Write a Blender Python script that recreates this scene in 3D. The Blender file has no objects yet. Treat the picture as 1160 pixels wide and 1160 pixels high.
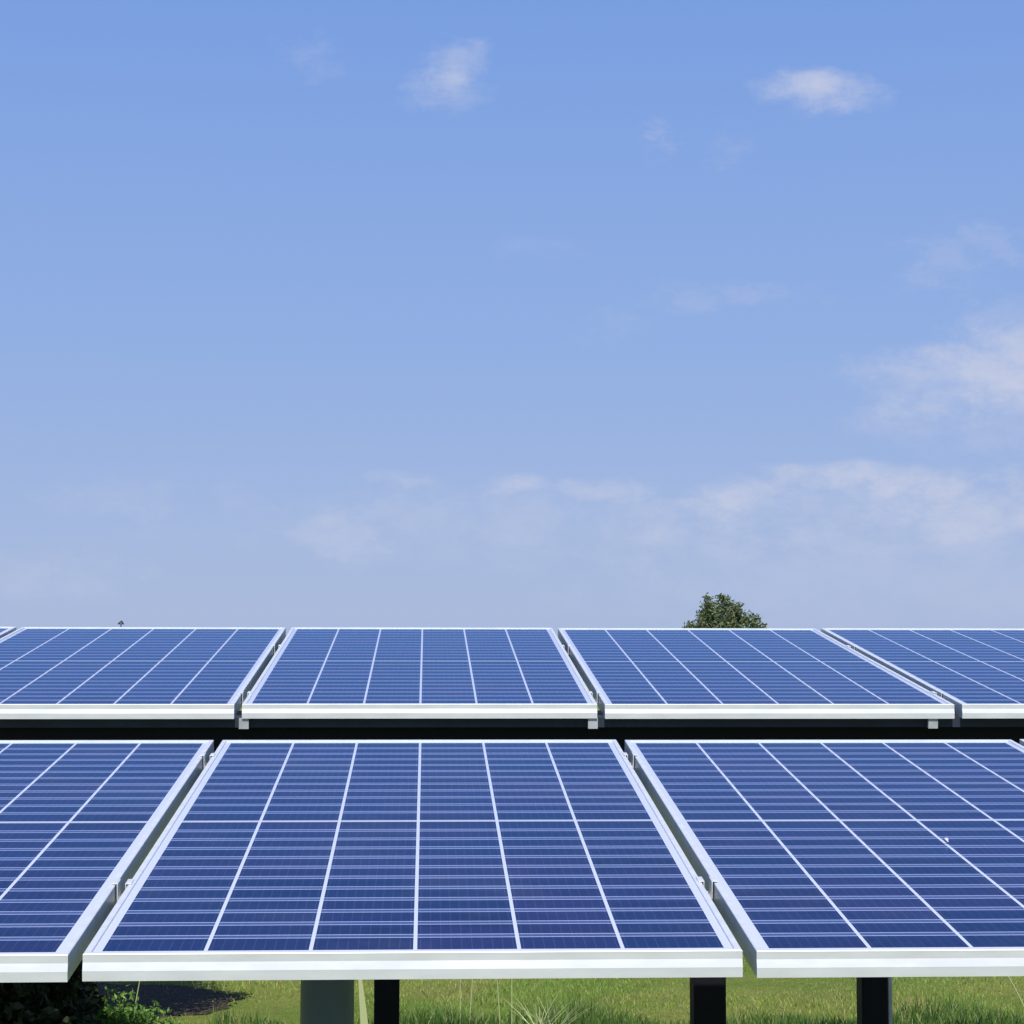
import bpy, math, random
from mathutils import Vector, Matrix
import numpy as np
R = math.radians
sc = bpy.context.scene
C = sc.collection

# ------------------------------------------------------------------ camera
CAM_H = 1.75
F_PX = 2177.9
yaw, roll, pit = 0.04406, 0.00089, 0.07562
cy, sy = math.cos(yaw), math.sin(yaw)
cp, sp = math.cos(pit), math.sin(pit)
cr, sr = math.cos(roll), math.sin(roll)
r0 = Vector((cy, -sy, 0)); fwd0 = Vector((sy, cy, 0)); up0 = Vector((0, 0, 1))
fwd = fwd0 * cp + up0 * sp
upv = up0 * cp - fwd0 * sp
right = r0 * cr + upv * sr
upc = upv * cr - r0 * sr
cam_d = bpy.data.cameras.new('camera')
cam = bpy.data.objects.new('camera', cam_d); C.objects.link(cam)
cam_d.sensor_width = 36; cam_d.lens = 36 * F_PX / 1160
cam_d.clip_start = 0.05; cam_d.clip_end = 6000
M = Matrix(((right.x, upc.x, -fwd.x, 0), (right.y, upc.y, -fwd.y, 0), (right.z, upc.z, -fwd.z, 0), (0, 0, 0, 1)))
M.translation = Vector((0, 0, CAM_H))
cam.matrix_world = M
sc.camera = cam
sc.cycles.max_bounces = 7; sc.cycles.diffuse_bounces = 3; sc.cycles.transmission_bounces = 4

# ------------------------------------------------------------------ node helpers
class NT:
    def __init__(s, tree): s.t = tree; s.n = tree.nodes; s.l = tree.links
    def add(s, typ, **kw):
        n = s.n.new(typ)
        for k, v in kw.items(): setattr(n, k, v)
        return n
    def put(s, sock, v):
        if isinstance(v, bpy.types.NodeSocket): s.l.new(v, sock)
        else: sock.default_value = v
    def m(s, op, a, b=0.0, c=None, clamp=False):
        n = s.n.new('ShaderNodeMath'); n.operation = op; n.use_clamp = clamp
        s.put(n.inputs[0], a); s.put(n.inputs[1], b)
        if c is not None: s.put(n.inputs[2], c)
        return n.outputs[0]
    def mix(s, f, a, b):
        n = s.n.new('ShaderNodeMix'); n.data_type = 'RGBA'
        s.put(n.inputs[0], f)
        s.put(n.inputs[6], a if isinstance(a, bpy.types.NodeSocket) else (*a, 1))
        s.put(n.inputs[7], b if isinstance(b, bpy.types.NodeSocket) else (*b, 1))
        return n.outputs[2]
    def ramp(s, v, lo, hi, a=0.0, b=1.0, smooth=True):
        n = s.n.new('ShaderNodeMapRange'); n.interpolation_type = 'SMOOTHSTEP' if smooth else 'LINEAR'
        s.put(n.inputs[0], v); s.put(n.inputs[1], lo); s.put(n.inputs[2], hi); s.put(n.inputs[3], a); s.put(n.inputs[4], b)
        return n.outputs[0]
    def noise(s, vec, scale, detail=4, rough=.55, out=0):
        n = s.n.new('ShaderNodeTexNoise')
        if vec is not None: s.l.new(vec, n.inputs['Vector'])
        n.inputs['Scale'].default_value = scale; n.inputs['Detail'].default_value = detail
        n.inputs['Roughness'].default_value = rough
        return n.outputs[out]

# ------------------------------------------------------------------ world, sun, exposure
SUN_EL, SUN_AZ = R(50), math.atan2(-0.02, -0.90)        # azimuth as (sin, cos) = (x, y): behind the camera, to the left
w = bpy.data.worlds.new('World'); sc.world = w; w.use_nodes = True
N = NT(w.node_tree); N.n.clear()
sky = N.add('ShaderNodeTexSky', sky_type='NISHITA', sun_disc=False)
sky.sun_elevation = SUN_EL; sky.sun_rotation = SUN_AZ
sky.altitude = 0; sky.air_density = 1.0; sky.dust_density = 0.6; sky.ozone_density = 3.0
co = N.add('ShaderNodeTexCoord').outputs['Generated']
sep = N.add('ShaderNodeSeparateXYZ'); N.l.new(co, sep.inputs[0])
ysafe = N.m('MAXIMUM', sep.outputs[1], 0.05)
gx = N.m('DIVIDE', sep.outputs[0], ysafe); gz = N.m('DIVIDE', sep.outputs[2], ysafe)
comb = N.add('ShaderNodeCombineXYZ'); N.l.new(gx, comb.inputs[0]); N.l.new(N.m('MULTIPLY', gz, 1.7), comb.inputs[1])
fine = N.noise(comb.outputs[0], 30, 8, .70)
warp = N.add('ShaderNodeTexNoise'); N.l.new(comb.outputs[0], warp.inputs['Vector'])
warp.inputs['Scale'].default_value = 16; warp.inputs['Detail'].default_value = 3
wsep = N.add('ShaderNodeSeparateColor'); N.l.new(warp.outputs['Color'], wsep.inputs[0])
wx = N.m('ADD', gx, N.m('MULTIPLY', N.m('SUBTRACT', wsep.outputs[0], .5), .055))
wz = N.m('ADD', gz, N.m('MULTIPLY', N.m('SUBTRACT', wsep.outputs[1], .5), .030))
tex = fine
# clouds: bearing (x/y), height (z/y), half width, half height, strength, edge break-up
CL = [(.207, .303, .033, .0120, .74, .65), (.200, .305, .016, .007, .25, .5), (.010, .314, .018, .013, .40, 1.0), (.008, .298, .026, .010, .28, 1.1),
      (.113, .278, .014, .012, .34, 1.6), (-.065, .318, .016, .010, .14, 1.6), (.165, .268, .014, .010, .14, 1.7),
      (.285, .148, .050, .021, .55, .65), (.325, .160, .055, .024, .60, .65), (.310, .125, .075, .016, .30, 1.0),
      (.285, .212, .028, .018, .18, 1.6), (.150, .192, .040, .008, .15, 1.6), (.10, .172, .02, .010, .10, 1.6), (.06, .21, .02, .008, .09, 1.6),
      (.235, .095, .050, .0085, .72, .62), (.160, .084, .024, .009, .66, .7), (.285, .083, .060, .013, .42, 1.0),
      (.240, .074, .110, .020, .26, .75), (.045, .093, .018, .0055, .55, .8), (.092, .091, .018, .0055, .42, .9),
      (.060, .076, .110, .014, .16, 1.0), (.035, .066, .150, .020, .14, .9), (-.048, .061, .028, .010, .26, 1.2),
      (-.160, .085, .035, .010, .18, 1.4), (-.100, .084, .02, .007, .14, 1.4), (-.205, .045, .05, .012, .20, 1.2), (.30, .045, .20, .030, .22, .8),
      (-.02, .09, .02, .006, .18, 1.4)]
inv = None
for (cxx, czz, rx, rz, st, br) in CL:
    a = N.m('DIVIDE', N.m('SUBTRACT', wx, cxx), rx); b = N.m('DIVIDE', N.m('SUBTRACT', wz, czz), rz)
    d = N.m('ADD', N.m('MULTIPLY', a, a), N.m('MULTIPLY', b, b))
    d = N.m('ADD', d, N.m('MULTIPLY', N.m('SUBTRACT', tex, .5), -6.5 * br))
    msk = N.ramp(d, 1.9, -.9, 0, st)
    one = N.m('SUBTRACT', 1, msk)
    inv = one if inv is None else N.m('MULTIPLY', inv, one)
cloud = N.m('SUBTRACT', 1, inv)
cloud = N.m('MULTIPLY', cloud, N.ramp(sep.outputs[1], .1, .4))
SKY_S = 0.11
bg1 = N.add('ShaderNodeBackground'); N.l.new(sky.outputs[0], bg1.inputs[0]); bg1.inputs[1].default_value = SKY_S
# blue summer haze in the lower sky: colour by height above the horizon
el = N.m('ARCSINE', sep.outputs[2])
hz = N.add('ShaderNodeValToRGB'); cr_ = hz.color_ramp
for i, (p, c) in enumerate([(0.0, (.385, .475, .715)), (.035, (.375, .475, .725)), (.16, (.285, .425, .765)), (.34, (.195, .350, .765)), (.8, (.10, .22, .60))]):
    e_ = cr_.elements[i] if i < 2 else cr_.elements.new(p)
    e_.position = p; e_.color = (*c, 1)
N.l.new(el, hz.inputs[0])
bgh = N.add('ShaderNodeBackground'); N.l.new(hz.outputs[0], bgh.inputs[0])
mh = N.add('ShaderNodeMixShader'); N.l.new(N.ramp(el, .30, 1.1, .93, .25), mh.inputs[0]); N.l.new(bg1.outputs[0], mh.inputs[1]); N.l.new(bgh.outputs[0], mh.inputs[2])
bg2 = N.add('ShaderNodeBackground'); bg2.inputs[0].default_value = (.60, .63, .77, 1); bg2.inputs[1].default_value = 1.0
mx = N.add('ShaderNodeMixShader'); N.l.new(cloud, mx.inputs[0]); N.l.new(mh.outputs[0], mx.inputs[1]); N.l.new(bg2.outputs[0], mx.inputs[2])
ow = N.add('ShaderNodeOutputWorld'); N.l.new(mx.outputs[0], ow.inputs[0])

sl = bpy.data.lights.new('sun', 'SUN'); sl.energy = 5.0; sl.angle = R(.53); sl.color = (1, .96, .89)
so = bpy.data.objects.new('sun', sl); C.objects.link(so)
sdir = Vector((math.sin(SUN_AZ) * math.cos(SUN_EL), math.cos(SUN_AZ) * math.cos(SUN_EL), math.sin(SUN_EL)))
so.rotation_euler = sdir.to_track_quat('Z', 'Y').to_euler(); so.location = (0, -5, 12)
sc.view_settings.view_transform = 'Standard'; sc.view_settings.look = 'None'
sc.view_settings.exposure = 0.0; sc.view_settings.gamma = 1

# ------------------------------------------------------------------ object helpers
def tag(o, label=None, cat=None, group=None, kind=None):
    if label: o['label'] = label
    if cat: o['category'] = cat
    if group: o['group'] = group
    if kind: o['kind'] = kind
    return o
def empty(name, loc=(0, 0, 0), rot=(0, 0, 0)):
    o = bpy.data.objects.new(name, None); C.objects.link(o); o.location = loc; o.rotation_euler = rot
    o.empty_display_size = .1
    return o
class MB:
    def __init__(s): s.v = []; s.f = []
    def box(s, a, b):
        n = len(s.v); x0, y0, z0 = a; x1, y1, z1 = b
        s.v += [(x0,y0,z0),(x1,y0,z0),(x1,y1,z0),(x0,y1,z0),(x0,y0,z1),(x1,y0,z1),(x1,y1,z1),(x0,y1,z1)]
        s.f += [tuple(n+i for i in q) for q in ((0,3,2,1),(4,5,6,7),(0,1,5,4),(1,2,6,5),(2,3,7,6),(3,0,4,7))]
    def tube(s, pts, rads, k=10, cap=True):
        n0 = len(s.v); pts = [Vector(p) for p in pts]
        for i, (p, r) in enumerate(zip(pts, rads)):
            d = (pts[min(i+1, len(pts)-1)] - pts[max(i-1, 0)]).normalized()
            a = d.orthogonal().normalized() if i == 0 else (a - d * a.dot(d)).normalized()
            b = d.cross(a)
            for j in range(k):
                t = 2 * math.pi * j / k; s.v.append(tuple(p + (a * math.cos(t) + b * math.sin(t)) * r))
        for i in range(len(pts) - 1):
            for j in range(k):
                q = n0 + i*k
                s.f.append((q+j, q+(j+1) % k, q+k+(j+1) % k, q+k+j))
        if cap:
            s.f.append(tuple(n0 + j for j in reversed(range(k)))); q = n0 + (len(pts)-1)*k
            s.f.append(tuple(q + j for j in range(k)))
    def build(s, name, mat, parent=None, smooth=False, bevel=0):
        me = bpy.data.meshes.new(name); me.from_pydata(s.v, [], s.f); me.update()
        me.materials.append(mat)
        if smooth:
            for p in me.polygons: p.use_smooth = True
        o = bpy.data.objects.new(name, me); C.objects.link(o)
        if parent: o.parent = parent
        if bevel:
            b = o.modifiers.new('b', 'BEVEL'); b.width = bevel; b.segments = 2; b.limit_method = 'ANGLE'
        return o
def mesh_np(name, V, Fq, mat, parent=None):
    me = bpy.data.meshes.new(name); k = Fq.shape[1]
    me.vertices.add(len(V)); me.vertices.foreach_set('co', V.astype(np.float32).ravel())
    me.loops.add(Fq.size); me.loops.foreach_set('vertex_index', Fq.astype(np.int32).ravel())
    me.polygons.add(len(Fq)); me.polygons.foreach_set('loop_start', np.arange(0, Fq.size, k, dtype=np.int32))
    me.polygons.foreach_set('loop_total', np.full(len(Fq), k, dtype=np.int32))
    me.update(calc_edges=True); me.validate(); me.materials.append(mat)
    o = bpy.data.objects.new(name, me); C.objects.link(o)
    if parent: o.parent = parent
    return o

def mat(name):
    m = bpy.data.materials.new(name); m.use_nodes = True
    n = NT(m.node_tree); b = m.node_tree.nodes['Principled BSDF']
    return m, n, b

# ------------------------------------------------------------------ materials
def simple(name, col, rough=.5, metal=0, var=.15, scale=6, bump=0, spec=.5, streak=(1, 1, 1)):
    m, n, b = mat(name)
    tc = n.add('ShaderNodeTexCoord'); mp = n.add('ShaderNodeMapping'); n.l.new(tc.outputs['Object'], mp.inputs[0]); mp.inputs['Scale'].default_value = streak
    nz = n.noise(mp.outputs[0], scale, 6, .6)
    f = n.ramp(nz, .3, .7)
    c1 = tuple(min(1, c * (1 - var)) for c in col); c2 = tuple(min(1, c * (1 + var)) for c in col)
    n.put(b.inputs['Base Color'], n.mix(f, c1, c2))
    n.put(b.inputs['Roughness'], n.m('ADD', n.m('MULTIPLY', nz, .2), rough - .1))
    b.inputs['Metallic'].default_value = metal
    b.inputs['Specular IOR Level'].default_value = spec
    if bump:
        bp = n.add('ShaderNodeBump'); bp.inputs['Strength'].default_value = bump; bp.inputs['Distance'].default_value = .01
        n.l.new(nz, bp.inputs['Height']); n.l.new(bp.outputs[0], b.inputs['Normal'])
    return m
M_alu = simple('anodised_aluminium', (.685, .70, .725), .40, .24, .05, 9, 0, .5, (1, 3, 3))
M_dark = simple('black_steel', (.006, .006, .010), .55, 0, .3, 5, .05, .2)
M_navy = simple('navy_steel', (.030, .038, .060), .5, 0, .2, 5, .05, .3)
M_col = simple('grey_green_steel', (.105, .145, .250), .34, .35, .14, 4, .05, .4, (1, 1, .3))
M_galv = simple('pale_galvanised', (.50, .52, .55), .5, .4, .15, 12)
M_back = simple('white_backsheet', (.75, .76, .78), .6)
M_bark = simple('bark', (.10, .075, .05), .9, 0, .35, 9, .4, .1)
M_lamp = simple('dark_lamp_paint', (.03, .035, .045), .5)

W, P, L = .990, .158, 1.956
MX = (W - 6 * P) / 2; MF = .0277
def cells_material():
    m, n, b = mat('solar_cells')
    tc = n.add('ShaderNodeTexCoord'); s = n.add('ShaderNodeSeparateXYZ'); n.l.new(tc.outputs['Object'], s.inputs[0])
    x, y = s.outputs[0], s.outputs[1]
    u = n.m('DIVIDE', n.m('SUBTRACT', x, MX), P)
    fu = n.m('FRACT', u); du = n.m('MULTIPLY', n.m('MINIMUM', fu, n.m('SUBTRACT', 1, fu)), P)
    colline = n.m('LESS_THAN', du, .0030)
    ax = n.m('ABSOLUTE', n.m('SUBTRACT', x, W/2)); ay = n.m('ABSOLUTE', n.m('SUBTRACT', y, L/2))
    marg = n.m('MAXIMUM', n.m('GREATER_THAN', ax, 3*P - .0005), n.m('GREATER_THAN', ay, L/2 - MF))
    CG = .0105
    mid = n.m('MULTIPLY', n.m('LESS_THAN', ay, .0085), .78)
    p2 = (L/2 - MF - CG) / 12
    v = n.m('DIVIDE', n.m('SUBTRACT', ay, CG), p2)
    fv = n.m('FRACT', v); dv = n.m('MULTIPLY', n.m('MINIMUM', fv, n.m('SUBTRACT', 1, fv)), p2)
    inside = n.m('MULTIPLY', n.m('GREATER_THAN', v, .5), n.m('LESS_THAN', v, 11.5))
    band = n.m('MULTIPLY', n.m('LESS_THAN', dv, .0100), inside)
    line = n.m('MULTIPLY', n.m('COMPARE', dv, .0088, .0016), inside)
    # multi-crystal cell colour, a little different from cell to cell
    cellid = n.add('ShaderNodeCombineXYZ')
    n.l.new(n.m('FLOOR', u), cellid.inputs[0]); n.l.new(n.m('FLOOR', n.m('MULTIPLY', y, 1/p2)), cellid.inputs[1])
    oi = n.add('ShaderNodeObjectInfo'); n.l.new(n.m('MULTIPLY', oi.outputs['Random'], 97), cellid.inputs[2])
    wn = n.add('ShaderNodeTexWhiteNoise'); n.l.new(cellid.outputs[0], wn.inputs['Vector'])
    vo = n.add('ShaderNodeTexVoronoi'); n.l.new(tc.outputs['Object'], vo.inputs['Vector']); vo.inputs['Scale'].default_value = 70
    vs = n.add('ShaderNodeSeparateColor'); n.l.new(vo.outputs['Color'], vs.inputs[0])
    k = n.m('ADD', n.m('MULTIPLY', wn.outputs[0], .55), n.m('MULTIPLY', vs.outputs[0], .45))
    wcol = n.add('ShaderNodeSeparateColor'); n.l.new(wn.outputs['Color'], wcol.inputs[0])
    cell = n.mix(k, (.0022, .0050, .026), (.0115, .0175, .090))
    cell = n.mix(n.m('MULTIPLY', wcol.outputs[1], .58), cell, (.022, .014, .072))
    pan = n.noise(cellid.outputs[0], .35, 2, .5)
    cell = n.mix(n.m('MULTIPLY', n.ramp(pan, .35, .65), .45), cell, (.003, .018, .068))
    # fine busbars running up each column
    fb = n.m('FRACT', n.m('MULTIPLY', u, 10)); bus = n.m('LESS_THAN', n.m('ABSOLUTE', n.m('SUBTRACT', fb, .5)), .045)
    cell = n.mix(n.m('MULTIPLY', bus, .07), cell, (.30, .33, .45))
    cell = n.mix(n.m('MULTIPLY', band, .16), cell, (.26, .36, .78))
    cell = n.mix(n.m('MULTIPLY', line, .70), cell, (.50, .56, .80))
    white = n.m('MAXIMUM', n.m('MAXIMUM', colline, marg), mid)
    dust = n.noise(tc.outputs['Object'], 3.5, 8, .65)
    base = n.mix(white, cell, (.56, .59, .70))
    base = n.mix(n.m('MULTIPLY', n.ramp(dust, .45, .8), .05), base, (.45, .42, .38))
    n.put(b.inputs['Base Color'], base)
    n.put(b.inputs['Roughness'], n.ramp(dust, .3, .7, .16, .26))
    b.inputs['Specular IOR Level'].default_value = 0; b.inputs['IOR'].default_value = 1.0001
    # front glass with a bluish anti-reflection coating
    gl = n.add('ShaderNodeBsdfGlossy'); gl.inputs[0].default_value = (.57, .78, 1.0, 1)
    n.put(gl.inputs['Roughness'], n.ramp(dust, .3, .7, .13, .24))
    fr = n.add('ShaderNodeFresnel'); fr.inputs['IOR'].default_value = 1.23
    ms = n.add('ShaderNodeMixShader'); n.l.new(fr.outputs[0], ms.inputs[0]); n.l.new(b.outputs[0], ms.inputs[1]); n.l.new(gl.outputs[0], ms.inputs[2])
    n.l.new(ms.outputs[0], m.node_tree.nodes['Material Output'].inputs[0])
    return m
M_cell = cells_material()

def foliage(name, c1, c2, rough=.6, trans=.35, extra=None, patch=None):
    m, n, b = mat(name)
    g = n.add('ShaderNodeNewGeometry')
    rp = g.outputs['Random Per Island']
    col = n.mix(rp, c1, c2)
    if extra: col = n.mix(n.ramp(n.m('FRACT', n.m('MULTIPLY', rp, 7.31)), extra[1], extra[1] + .02), col, extra[0])
    if patch:
        q1 = n.noise(g.outputs['Position'], 1.7, 3, .6); q2 = n.noise(g.outputs['Position'], .8, 2, .5)
        col = n.mix(n.m('MULTIPLY', n.ramp(q1, .48, .62), .60), col, patch[0])
        col = n.mix(n.m('MULTIPLY', n.ramp(q2, .50, .62), .55), col, patch[1])
    n.put(b.inputs['Base Color'], col); b.inputs['Roughness'].default_value = rough; b.inputs['Specular IOR Level'].default_value = .3
    tr = n.add('ShaderNodeBsdfTranslucent'); n.put(tr.inputs[0], col)
    ms = n.add('ShaderNodeMixShader'); ms.inputs[0].default_value = trans
    n.l.new(b.outputs[0], ms.inputs[1]); n.l.new(tr.outputs[0], ms.inputs[2])
    n.l.new(ms.outputs[0], m.node_tree.nodes['Material Output'].inputs[0])
    return m
M_turf = foliage('turf_blades', (.19, .30, .045), (.36, .47, .085), extra=((.46, .38, .19), .80), patch=((.37, .33, .14), (.15, .36, .05)))
M_tall = foliage('tall_blades', (.055, .12, .022), (.14, .25, .05), extra=((.34, .38, .15), .86))
M_straw = foliage('straw_blades', (.42, .50, .20), (.68, .72, .40))
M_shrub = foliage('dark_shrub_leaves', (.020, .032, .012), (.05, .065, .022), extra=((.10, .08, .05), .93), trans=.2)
M_plant = foliage('fresh_leaves', (.10, .22, .04), (.25, .42, .09))
M_tree = foliage('tree_leaves', (.05, .085, .04), (.20, .24, .11), trans=.25)

# ------------------------------------------------------------------ ground
m, n, b = mat('lawn_ground')
tc = n.add('ShaderNodeTexCoord'); oc = tc.outputs['Object']
a1 = n.noise(oc, .9, 6, .6); a2 = n.noise(oc, 14, 6, .65); a3 = n.noise(oc, 90, 4, .6)
c = n.mix(n.ramp(a1, .38, .62), (.20, .28, .05), (.30, .33, .08))
c = n.mix(n.m('MULTIPLY', n.ramp(a2, .52, .70), .6), c, (.17, .125, .07))
c = n.mix(n.m('MULTIPLY', n.ramp(a3, .4, .65), .45), c, (.10, .14, .03))
n.put(b.inputs['Base Color'], c); b.inputs['Roughness'].default_value = .95; b.inputs['Specular IOR Level'].default_value = .1
bp = n.add('ShaderNodeBump'); bp.inputs['Distance'].default_value = .03; n.l.new(a3, bp.inputs['Height']); n.l.new(bp.outputs[0], b.inputs['Normal'])
M_ground = m
g = MB(); g.v = [(-2500, -600, 0), (2500, -600, 0), (2500, 4500, 0), (-2500, 4500, 0)]; g.f = [(0, 1, 2, 3)]
tag(g.build('ground', M_ground), kind='structure')

# brown soil with painted-in shadow near the shrub; same soil at the right
m, n, b = mat('shadow_dark_soil')
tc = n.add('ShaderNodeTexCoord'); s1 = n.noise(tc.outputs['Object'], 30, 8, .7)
n.put(b.inputs['Base Color'], n.mix(n.ramp(s1, .35, .65), (.014, .008, .003), (.065, .040, .015)))  # near-black brown: the shrub's shadow is put into the soil colour
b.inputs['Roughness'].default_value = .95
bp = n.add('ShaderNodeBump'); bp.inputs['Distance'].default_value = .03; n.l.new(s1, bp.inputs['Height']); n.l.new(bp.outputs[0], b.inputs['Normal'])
M_shadow_soil = m
rng = random.Random(5)
def patch(name, cx, cyy, rx, ry, mt, seed, z=.012):
    rg = random.Random(seed); k = 40; v = [(0, 0, .012)]
    for j in range(k):
        t = 2*math.pi*j/k; q = 1 + rg.uniform(-.06, .10); v.append((rx*q*math.cos(t), ry*q*math.sin(t), 0))
    f = [(0, 1+j, 1+(j+1) % k) for j in range(k)]
    o = MB(); o.v = v; o.f = f; ob = o.build(name, mt); ob.location = (cx, cyy, z - .008)
    return ob
tag(patch('shadow_dark_earth', -1.75, 10.0, .78, .56, M_shadow_soil, 1), kind='structure')
tag(patch('shadow_dark_earth', 3.15, 10.9, .55, .22, M_shadow_soil, 2), kind='structure')

# ------------------------------------------------------------------ panels
T1, T2 = .12093, .12467
ROW1 = dict(X=-.51081, Y=2.93264, Z=CAM_H - .44128, t=T1)
ROW2 = dict(X=-.51258, Y=5.39489, Z=CAM_H - .12928, t=T2)
GAP = .0217
PITCH = W + GAP
HF = .040
def make_frame_mesh():
    prof = [(-.0105, 0), (-.0012, 0), (0, .0012), (0, .0040), (.0002, .0130), (.0042, .0250), (.0042, .0262), (.0046, HF),
            (-.026, HF), (-.026, HF - .002), (-.003, HF - .002), (-.003, .0105), (-.0105, .0105)]
    # the ribs that catch the sun run along the two short sides only; the long sides are flat
    mb = MB(); k = len(prof)
    for (o, d) in prof:
        ox = min(o, 0) if o > -.002 and d > .001 else o
        if d > .001 and o > -.002: ox = 0
        mb.v += [(-ox, -o, -d), (W+ox, -o, -d), (W+ox, L+o, -d), (-ox, L+o, -d)]
    for i in range(k):
        j = (i+1) % k
        for c in range(4):
            e = (c+1) % 4
            mb.f.append((i*4+c, j*4+c, j*4+e, i*4+e))
    return mb
def make_panel():
    r = empty('solar_panel')
    make_frame_mesh().build('frame', M_alu, r)
    gl = MB(); gl.box((.0107, .0107, -.0082), (W-.0107, L-.0107, -.0038)); gl.build('cell_sheet', M_cell, r)
    bk = MB(); bk.box((.0107, .0107, -.0100), (W-.0107, L-.0107, -.0086)); bk.build('backsheet', M_back, r)
    return r
proto = make_panel()
PL = [(ROW1, -1, 'blue panel of the lower row at left, cut by the photo edge'),
      (ROW1, 0, 'blue panel shown whole in the middle of the lower row, above the round post'),
      (ROW1, 1, 'blue panel of the lower row with the pale feather on it'),
      (ROW1, 2, 'blue panel of the lower row at the far right, only a back corner showing'),
      (ROW2, -2, 'blue panel of the upper row at far left, only a small corner of it showing'),
      (ROW2, -1, 'blue panel of the upper row with the tiny far lamp over its top edge'),
      (ROW2, 0, 'blue panel in the middle of the upper row between two pale rail ends'),
      (ROW2, 1, 'blue panel of the upper row with the distant tree showing over its top edge'),
      (ROW2, 2, 'blue panel at the right end of the upper row, cut by the photo edge')]
prng = random.Random(3)
for i, (row, k, lab) in enumerate(PL):
    if i == 0: o = proto
    else:
        o = proto.copy(); C.objects.link(o)
        for ch in proto.children:
            c2 = ch.copy(); C.objects.link(c2); c2.parent = o
    jz = prng.uniform(-.0012, .0012)
    o.location = (row['X'] + k*PITCH, row['Y'] + prng.uniform(-.002, .002), row['Z'] + jz)
    o.rotation_euler = (row['t'] + prng.uniform(-.0006, .0006), 0, 0)
    tag(o, lab, 'solar panel', 'solar panels in the lower row' if row is ROW1 else 'solar panels in the upper row')

# ------------------------------------------------------------------ support frames
def clamp_mb():
    c = MB(); g2 = GAP/2
    c.box((-g2 - .006, -.017, .0005), (-g2 + .0025, .017, .0022))
    c.box((g2 - .0025, -.017, .0005), (g2 + .006, .017, .0022))
    c.box((-g2 + .0026, -.017, -.030), (-g2 + .0046, .017, .0022))
    c.box((g2 - .0046, -.017, -.030), (g2 - .0026, .017, .0022))
    c.box((-g2 + .0046, -.017, -.030), (g2 - .0046, .017, -.028))
    c.tube([(0, 0, -.027), (0, 0, -.020)], [.0032, .0032], 6)
    return c
def at_row(row, s, dz):     # a point on the row's plane, s metres up the slope, dz below the panel top
    return (row['Y'] + s*math.cos(row['t']) + dz*math.sin(row['t']), row['Z'] + s*math.sin(row['t']) - dz*math.cos(row['t']))
def sloped(mb, row):        # bake a row's tilt into a mesh drawn flat
    ct, st = math.cos(row['t']), math.sin(row['t'])
    mb.v = [(x, row['Y'] + y*ct - z*st, row['Z'] + y*st + z*ct) for x, y, z in mb.v]
    return mb
def rel(mb, base):
    mb.v = [(x-base[0], y-base[1], z-base[2]) for x, y, z in mb.v]; return mb

# lower frame on a round column
BX = (-.196, 3.92, 0)
lf = empty('panel_stand', BX)
tag(lf, 'steel stand on a thick round grey post that carries the lower row of panels', 'stand')
XL, XR = -1.75, 2.75
for s in (.45, 1.73):
    pm = MB(); pm.box((XL, s-.02, -HF-.046), (XR, s+.02, -HF-.001)); rel(sloped(pm, ROW1), BX).build('purlin', M_dark, lf)
gm = MB(); gm.box((BX[0]-.05, .80, -HF-.130), (BX[0]+.05, 1.80, -HF-.048)); rel(sloped(gm, ROW1), BX).build('girder', M_dark, lf)
yy, zz = at_row(ROW1, (3.92-ROW1['Y'])/math.cos(T1), HF+.13)
cm = MB(); cm.tube([(0, 0, 0), (0, 0, zz+.004)], [.0535, .0535], 40); cm.tube([(0, 0, zz-.012), (0, 0, zz+.003)], [.09, .09], 8)
co_ = cm.build('round_post', M_col, lf)
for p in co_.data.polygons: p.use_smooth = abs(p.normal.z) < .5
md = co_.modifiers.new('e', 'EDGE_SPLIT'); md.split_angle = R(35)
def clamps(row, ks, ss, parent, base):
    first = None
    for k in ks:
        for s in ss:
            cmb = clamp_mb()
            xx = row['X'] + k*PITCH - GAP/2
            y, z = at_row(row, s, 0)
            if first is None: o = first = cmb.build('clamp', M_alu, parent, bevel=.0006)
            else: o = first.copy(); C.objects.link(o); o.parent = parent
            o.location = (xx-base[0], y-base[1], z-base[2]); o.rotation_euler = (row['t'], 0, 0)
clamps(ROW1, (0, 1, 2), (.45, 1.73), lf, BX)

# upper frame on square black legs
BU = (.80, 5.50, 0)
uf = empty('panel_stand', BU)
tag(uf, 'black steel stand on square posts under the upper row of panels', 'stand')
XL, XR = -2.75, 3.65
pm = MB(); pm.box((XL, .018, -HF-.0285), (XR, .060, -HF-.001)); rel(sloped(pm, ROW2), BU).build('purlin', M_navy, uf)
pm = MB(); pm.box((XL, 1.36, -HF-.050), (XR, 1.41, -HF-.001)); rel(sloped(pm, ROW2), BU).build('purlin', M_dark, uf)
gm = MB(); gm.box((XL, .062, -HF-.150), (XR, .150, -HF-.001)); rel(sloped(gm, ROW2), BU).build('girder', M_dark, uf)
gm = MB(); gm.box((XL, 1.72, -HF-.150), (XR, 1.80, -HF-.001)); rel(sloped(gm, ROW2), BU).build('girder', M_dark, uf)
for x in (-.508, .466, 1.430):
    rm = MB(); rm.box((x-.0135, .002, -HF-.030), (x+.0135, .0175, -HF-.0015)); rel(sloped(rm, ROW2), BU).build('rail_end', M_galv, uf)
clamps(ROW2, (-1, 0, 1, 2), (.22, 1.37), uf, BU)
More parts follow.
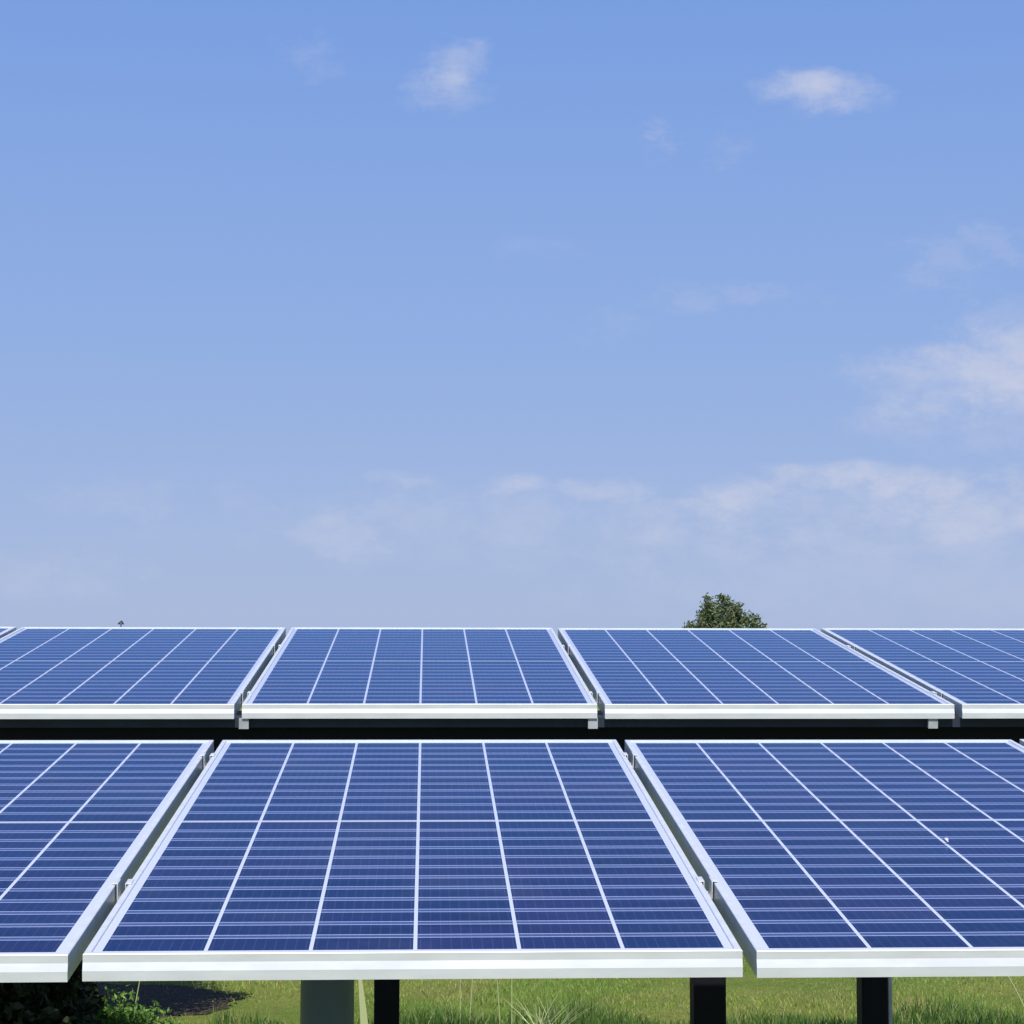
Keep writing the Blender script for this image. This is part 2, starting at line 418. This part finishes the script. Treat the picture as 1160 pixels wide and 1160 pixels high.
def leg(x, s, wd, round_=False, wdy=None):
    y, z = at_row(ROW2, s, HF+.145)
    lm = MB(); h2 = wd/2; hy = (wdy or wd)/2
    lm.box((x-h2, y-hy, 0), (x+h2, y+hy, z)); lm.box((x-h2-.04, y-hy-.04, 0), (x+h2+.04, y+hy+.04, .012))
    lm.v = lm.v
    return rel(lm, BU).build('leg', M_dark, uf, bevel=.008)
leg(.801, .10, .092); leg(-.141, 1.76, .092); leg(1.652, 1.76, .098)
y, z = at_row(ROW2, 1.76, HF+.145)
cm = MB(); cm.box((1.652+.052, y-.03, 0), (1.652+.068, y+.045, z)); rel(cm, BU).build('pale_strip', M_galv, uf, bevel=.003)  # thin pale strip along the right side of the right leg

# small pale feather on the right panel of the lower row
fm = MB()
for j in range(5):
    a = -.5 + j*.25
    fm.v += [(0, 0, 0), (.0025, 0, .001), (math.sin(a)*.016, .004, .020*math.cos(a)*1.0), (math.sin(a)*.016-.002, .004, .018*math.cos(a))]
    fm.f.append(tuple(len(fm.v)-4+q for q in range(4)))
fe = fm.build('feather', M_galv)
sF = .75; y, z = at_row(ROW1, sF, .0005); fe.location = (.998, y, z); fe.rotation_euler = (T1-.5, 0, .3); fe.scale = (.5, .5, .5)
tag(fe, 'tiny pale feather stuck on the lower right blue panel', 'feather')

# ------------------------------------------------------------------ grass
def blades(n, xr, yr, h, wd, lean, seed, name, mt, clump=0, fn=None, cull=None):
    r = np.random.default_rng(seed)
    x = r.uniform(*xr, n); y = r.uniform(*yr, n)
    if cull is not None:
        k = cull(x, y, r); x = x[k]; y = y[k]; n = len(x)
    hh = h * r.uniform(.45, 1.15, n)
    if fn is not None: hh = hh * fn(x, y)
    th = r.uniform(0, 2*np.pi, n); ph = r.uniform(0, 2*np.pi, n)
    le = lean * r.uniform(.2, 1.2, n) * hh
    dx, dy = np.cos(th)*wd/2*r.uniform(.6, 1.3, n), np.sin(th)*wd/2
    lx, ly = np.cos(ph)*le, np.sin(ph)*le
    z0 = np.full(n, -.002)
    V = np.empty((n, 5, 3))
    V[:, 0] = np.stack([x-dx, y-dy, z0], 1); V[:, 1] = np.stack([x+dx, y+dy, z0], 1)
    V[:, 2] = np.stack([x+dx*.75+lx*.35, y+dy*.75+ly*.35, hh*.6], 1); V[:, 3] = np.stack([x-dx*.75+lx*.35, y-dy*.75+ly*.35, hh*.6], 1)
    V[:, 4] = np.stack([x+lx, y+ly, hh], 1)
    i = np.arange(n)*5
    F = np.concatenate([np.stack([i, i+1, i+2], 1), np.stack([i, i+2, i+3], 1), np.stack([i+3, i+2, i+4], 1)])
    return mesh_np(name, V.reshape(-1, 3), F, mt)
def shadow_soil_cull(x, y, r):
    d = ((x+1.75)/.74)**2 + ((y-10.0)/.54)**2; d2 = ((x-3.15)/.55)**2 + ((y-10.9)/.22)**2
    return ~(((d < 1) | (d2 < 1)) & (r.uniform(0, 1, len(x)) < .93))
t = blades(170000, (-4.2, 4.8), (7.6, 14.5), .028, .0042, 1.0, 11, 'grass', M_turf, cull=shadow_soil_cull,
           fn=lambda x, y: .7+.6*np.sin(x*2.1+y*1.3)*np.sin(y*2.7-x))
tag(t, kind='stuff')
def tallh(x, y): return .55 + .45*np.sin(x*5.3+1.1)*np.sin(x*2.3+y*3)
t2 = blades(15000, (-1.0, 4.0), (8.55, 9.30), .16, .0065, .5, 12, 'tall_grass', M_tall, fn=tallh)
tag(t2, kind='stuff')

def curved_blade(mb, base, h, lean, wd, bend=1.6, k=6, az=None):
    """one narrow grass leaf as a folded strip"""
    dx, dy = lean; side = Vector((1, .25, 0)).normalized()
    n0 = len(mb.v)
    for i in range(k+1):
        t = i/k; p = Vector(base) + Vector((dx*t**bend, dy*t**bend, h*t)); wq = wd*(1-t**2.2)*.5 + .0004
        mb.v += [tuple(p - side*wq), tuple(p + side*wq)]
    for i in range(k): q = n0+i*2; mb.f.append((q, q+1, q+3, q+2))
# leafy reed beside the round post
rd = MB(); rr = random.Random(4)
for (bx, h, ln, wd) in ((.0, .88, (-.060, 0), .046), (.02, .72, (-.06, .02), .024), (-.03, .40, (-.02, .02), .016), (.05, .36, (.10, -.03), .016), (.0, .3, (.06, .05), .014)):
    curved_blade(rd, (bx, 0, 0), h, ln, wd, 1.7, 9)
ro = rd.build('reed', M_straw); ro.location = (-.150, 5.95, 0)
tag(ro, 'broad pale green grass leaf rising between the round grey post and the dark post', 'plant')
# tuft of pale blades
tf = MB()
for j in range(34):
    a = rr.uniform(-1, 1); h = rr.uniform(.12, .24)
    curved_blade(tf, (rr.uniform(-.05, .05), rr.uniform(-.04, .04), 0), h, (a*.26*rr.uniform(.3, 1), rr.uniform(-.1, .1)), .0042, 1.5, 6)
to = tf.build('grass_tuft', M_straw); to.location = (.56, 8.95, 0)
tag(to, 'spreading tuft of pale grass blades left of the thickest dark post', 'grass tuft')
# tall thin stalks, each with a seed head
def stalk(x, y, h, ln, lab, wd=.0060):
    s_ = empty('grass_stalk', (x, y, 0)); tag(s_, lab, 'grass stalk', 'thin pale stalks standing out of the lawn')
    mb = MB(); pts = []; k = 8
    for i in range(k+1):
        t = i/k; pts.append((ln*t**1.4, 0, h*t))
    mb.tube(pts, [wd*(1-.6*i/k)/2+.0006 for i in range(k+1)], 5); mb.build('stem', M_straw, s_, smooth=True)
    hd = MB(); a = Vector(pts[-2]); b_ = Vector(pts[-1]); c_ = b_ + (b_-a)*.5
    hd.tube([a, (a+b_)/2, b_, c_], [.0015, .0055, .0045, .001], 6); hd.build('seed_head', M_straw, s_, smooth=True)
for args in ((.161, 9.05, .30, .0, 'short thin stalk, the nearest one to the left dark post'),
             (.205, 9.1, .33, .02, 'short thin stalk, second to the right of the left dark post'),
             (.345, 9.0, .44, -.03, 'thin upright stalk reaching the panel edge, left one of the tallest pair'),
             (.40, 9.05, .44, .0, 'thin upright stalk reaching the panel edge, right one of the tallest pair'),
             (2.83, 9.0, .46, -.24, 'long thin stalk slanting up leftwards below the right panel'),
             (-1.33, 8.9, .40, .06, 'thin pale stalk leaning in front of the dark ground shadow at left')):
    stalk(*args[:4], args[4])

# ------------------------------------------------------------------ leafy things
def leaf_cloud(name, mt, parent, lobes, n, size, seed, thick=.55, low=None, aspect=.5):
    """small leaf faces spread through the outer part of several uneven lobes"""
    r = np.random.default_rng(seed)
    L_ = np.array(lobes, float); wts = L_[:, 3]*L_[:, 4]*L_[:, 5]; wts = wts**.7/np.sum(wts**.7)
    idx = r.choice(len(L_), n, p=wts)
    d = r.normal(size=(n, 3)); d /= np.linalg.norm(d, axis=1)[:, None]
    rad = (1 - thick*r.uniform(0, 1, n)**1.3)
    lump = 1 + .16*np.sin(d[:, 0]*7+idx)*np.sin(d[:, 1]*6+2*idx)*1.3 + .12*np.sin(d[:, 2]*9+idx*1.7)
    c = L_[idx, :3] + d*L_[idx, 3:6]*(rad*lump)[:, None]
    c += r.normal(size=(n, 3))*size*.6
    if low is not None: c = c[c[:, 2] > low]; n = len(c)
    a = r.normal(size=(n, 3)); a /= np.linalg.norm(a, axis=1)[:, None]
    b = r.normal(size=(n, 3)); b -= a*(a*b).sum(1)[:, None]; b /= np.linalg.norm(b, axis=1)[:, None]
    s = size*r.uniform(.6, 1.4, n)[:, None]
    V = np.empty((n, 4, 3)); V[:, 0] = c - a*s; V[:, 1] = c + b*s*aspect; V[:, 2] = c + a*s; V[:, 3] = c - b*s*aspect
    i = np.arange(n)*4
    return mesh_np(name, V.reshape(-1, 3), np.stack([i, i+1, i+2, i+3], 1), mt, parent)

# big dark shrub behind the left end of the stands
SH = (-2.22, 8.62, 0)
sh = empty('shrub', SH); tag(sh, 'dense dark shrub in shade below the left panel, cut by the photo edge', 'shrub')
lob = [(0, 0, .85, .70, .62, .70), (.35, -.1, .55, .42, .40, .52), (.48, -.12, .30, .33, .38, .33), (-.4, .1, .7, .5, .5, .6), (.1, .3, 1.05, .5, .45, .50), (.25, .25, .6, .5, .5, .6), (-.1, .5, 1.35, .6, .5, .5), (.25, .7, 1.0, .4, .4, .4), (.70, .92, .70, .46, .48, .34), (.35, .95, .85, .5, .5, .45), (1.1, 1.05, .62, .22, .10, .10), (.55, 1.1, 1.0, .45, .4, .3), (-.2, .8, .9, .5, .5, .5)]  # rear lobes are out of view, added to cast shadow on the ground
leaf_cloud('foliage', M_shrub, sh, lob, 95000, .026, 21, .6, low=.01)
st = MB()
for j in range(16):
    a = rr.uniform(0, 6.28); q = rr.uniform(.25, .6)
    st.tube([(rr.uniform(-.1, .1), rr.uniform(-.1, .1), 0), (math.cos(a)*q*.5, math.sin(a)*q*.5, .5), (math.cos(a)*q, math.sin(a)*q, rr.uniform(.8, 1.3))], [.016, .011, .004], 6)
st.build('stems', M_bark, sh, smooth=True)

# small fresh green plant
PLN = (-1.38, 8.80, 0)
pn = empty('small_plant', PLN); tag(pn, 'small bright green leafy plant growing at the foot of the dark shrub', 'plant')
leaf_cloud('foliage', M_plant, pn, [(0, 0, .13, .14, .12, .13), (.12, .02, .10, .12, .10, .10), (-.12, .02, .12, .12, .1, .13), (.24, .05, .06, .10, .08, .06)], 3600, .013, 31, .8, low=.005, aspect=.35)
st = MB()
for j in range(9):
    a = rr.uniform(0, 6.28); st.tube([(0, 0, 0), (math.cos(a)*.08, math.sin(a)*.06, .17)], [.004, .0015], 5)
st.build('stems', M_plant, pn)

# distant tree
TR = (22.9, 150, 0)
tr = empty('tree', TR); tag(tr, 'round dark green tree far away, its crown showing over the upper row of panels', 'tree')
tb = MB(); tb.tube([(0, 0, 0), (.05, 0, 1.4), (-.05, 0, 2.8), (.1, 0, 4.6)], [.28, .22, .16, .07], 9)
for j in range(9):
    a = j*.72; tb.tube([(0, 0, 1.8+.25*j), (math.cos(a)*1.0, math.sin(a)*1.0, 2.6+.3*j), (math.cos(a)*1.9, math.sin(a)*1.9, 2.9+.36*j)], [.09, .06, .02], 6)
tb.build('trunk', M_bark, tr, smooth=True)
lob = [(-.85, 0, 5.75, .62, .7, .80), (.42, 0, 6.0, .70, .7, .72), (-1.15, .2, 4.85, .75, .9, .8), (-.2, 0, 5.1, 1.0, 1.0, .8), (1.1, 0, 5.35, .80, .9, .75),
       (1.75, .1, 4.7, .85, .9, .75), (2.75, .1, 4.75, .52, .5, .48), (2.9, 0, 4.1, .9, .9, .6), (-2.35, 0, 4.15, .62, .6, .40), (-1.6, 0, 3.7, 1.1, 1.2, .9),
       (.4, 0, 4.1, 1.9, 1.8, 1.0), (0, 0, 3.2, 2.8, 2.2, .8), (.1, 0, 6.45, .25, .3, .25), (-1.0, 0, 6.45, .22, .2, .2), (1.5, 0, 5.9, .3, .3, .25)]
leaf_cloud('crown', M_tree, tr, lob, 7600, .135, 41, .8)

# far lamp
LP = (-18.9, 120, -.20)
lp = empty('street_lamp', LP); tag(lp, 'tiny far lamp with a domed head above the upper left panel', 'street lamp')
pm = MB(); pm.tube([(0, 0, 0), (0, 0, 4.0)], [.05, .03], 8); pm.build('pole', M_lamp, lp, smooth=True)
hm = MB(); hm.tube([(0, 0, 3.98), (0, 0, 4.02), (.02, 0, 4.10), (.03, 0, 4.19), (.03, 0, 4.22)], [.20, .20, .13, .06, .02], 12); hm.build('lamp_head', M_lamp, lp, smooth=True)
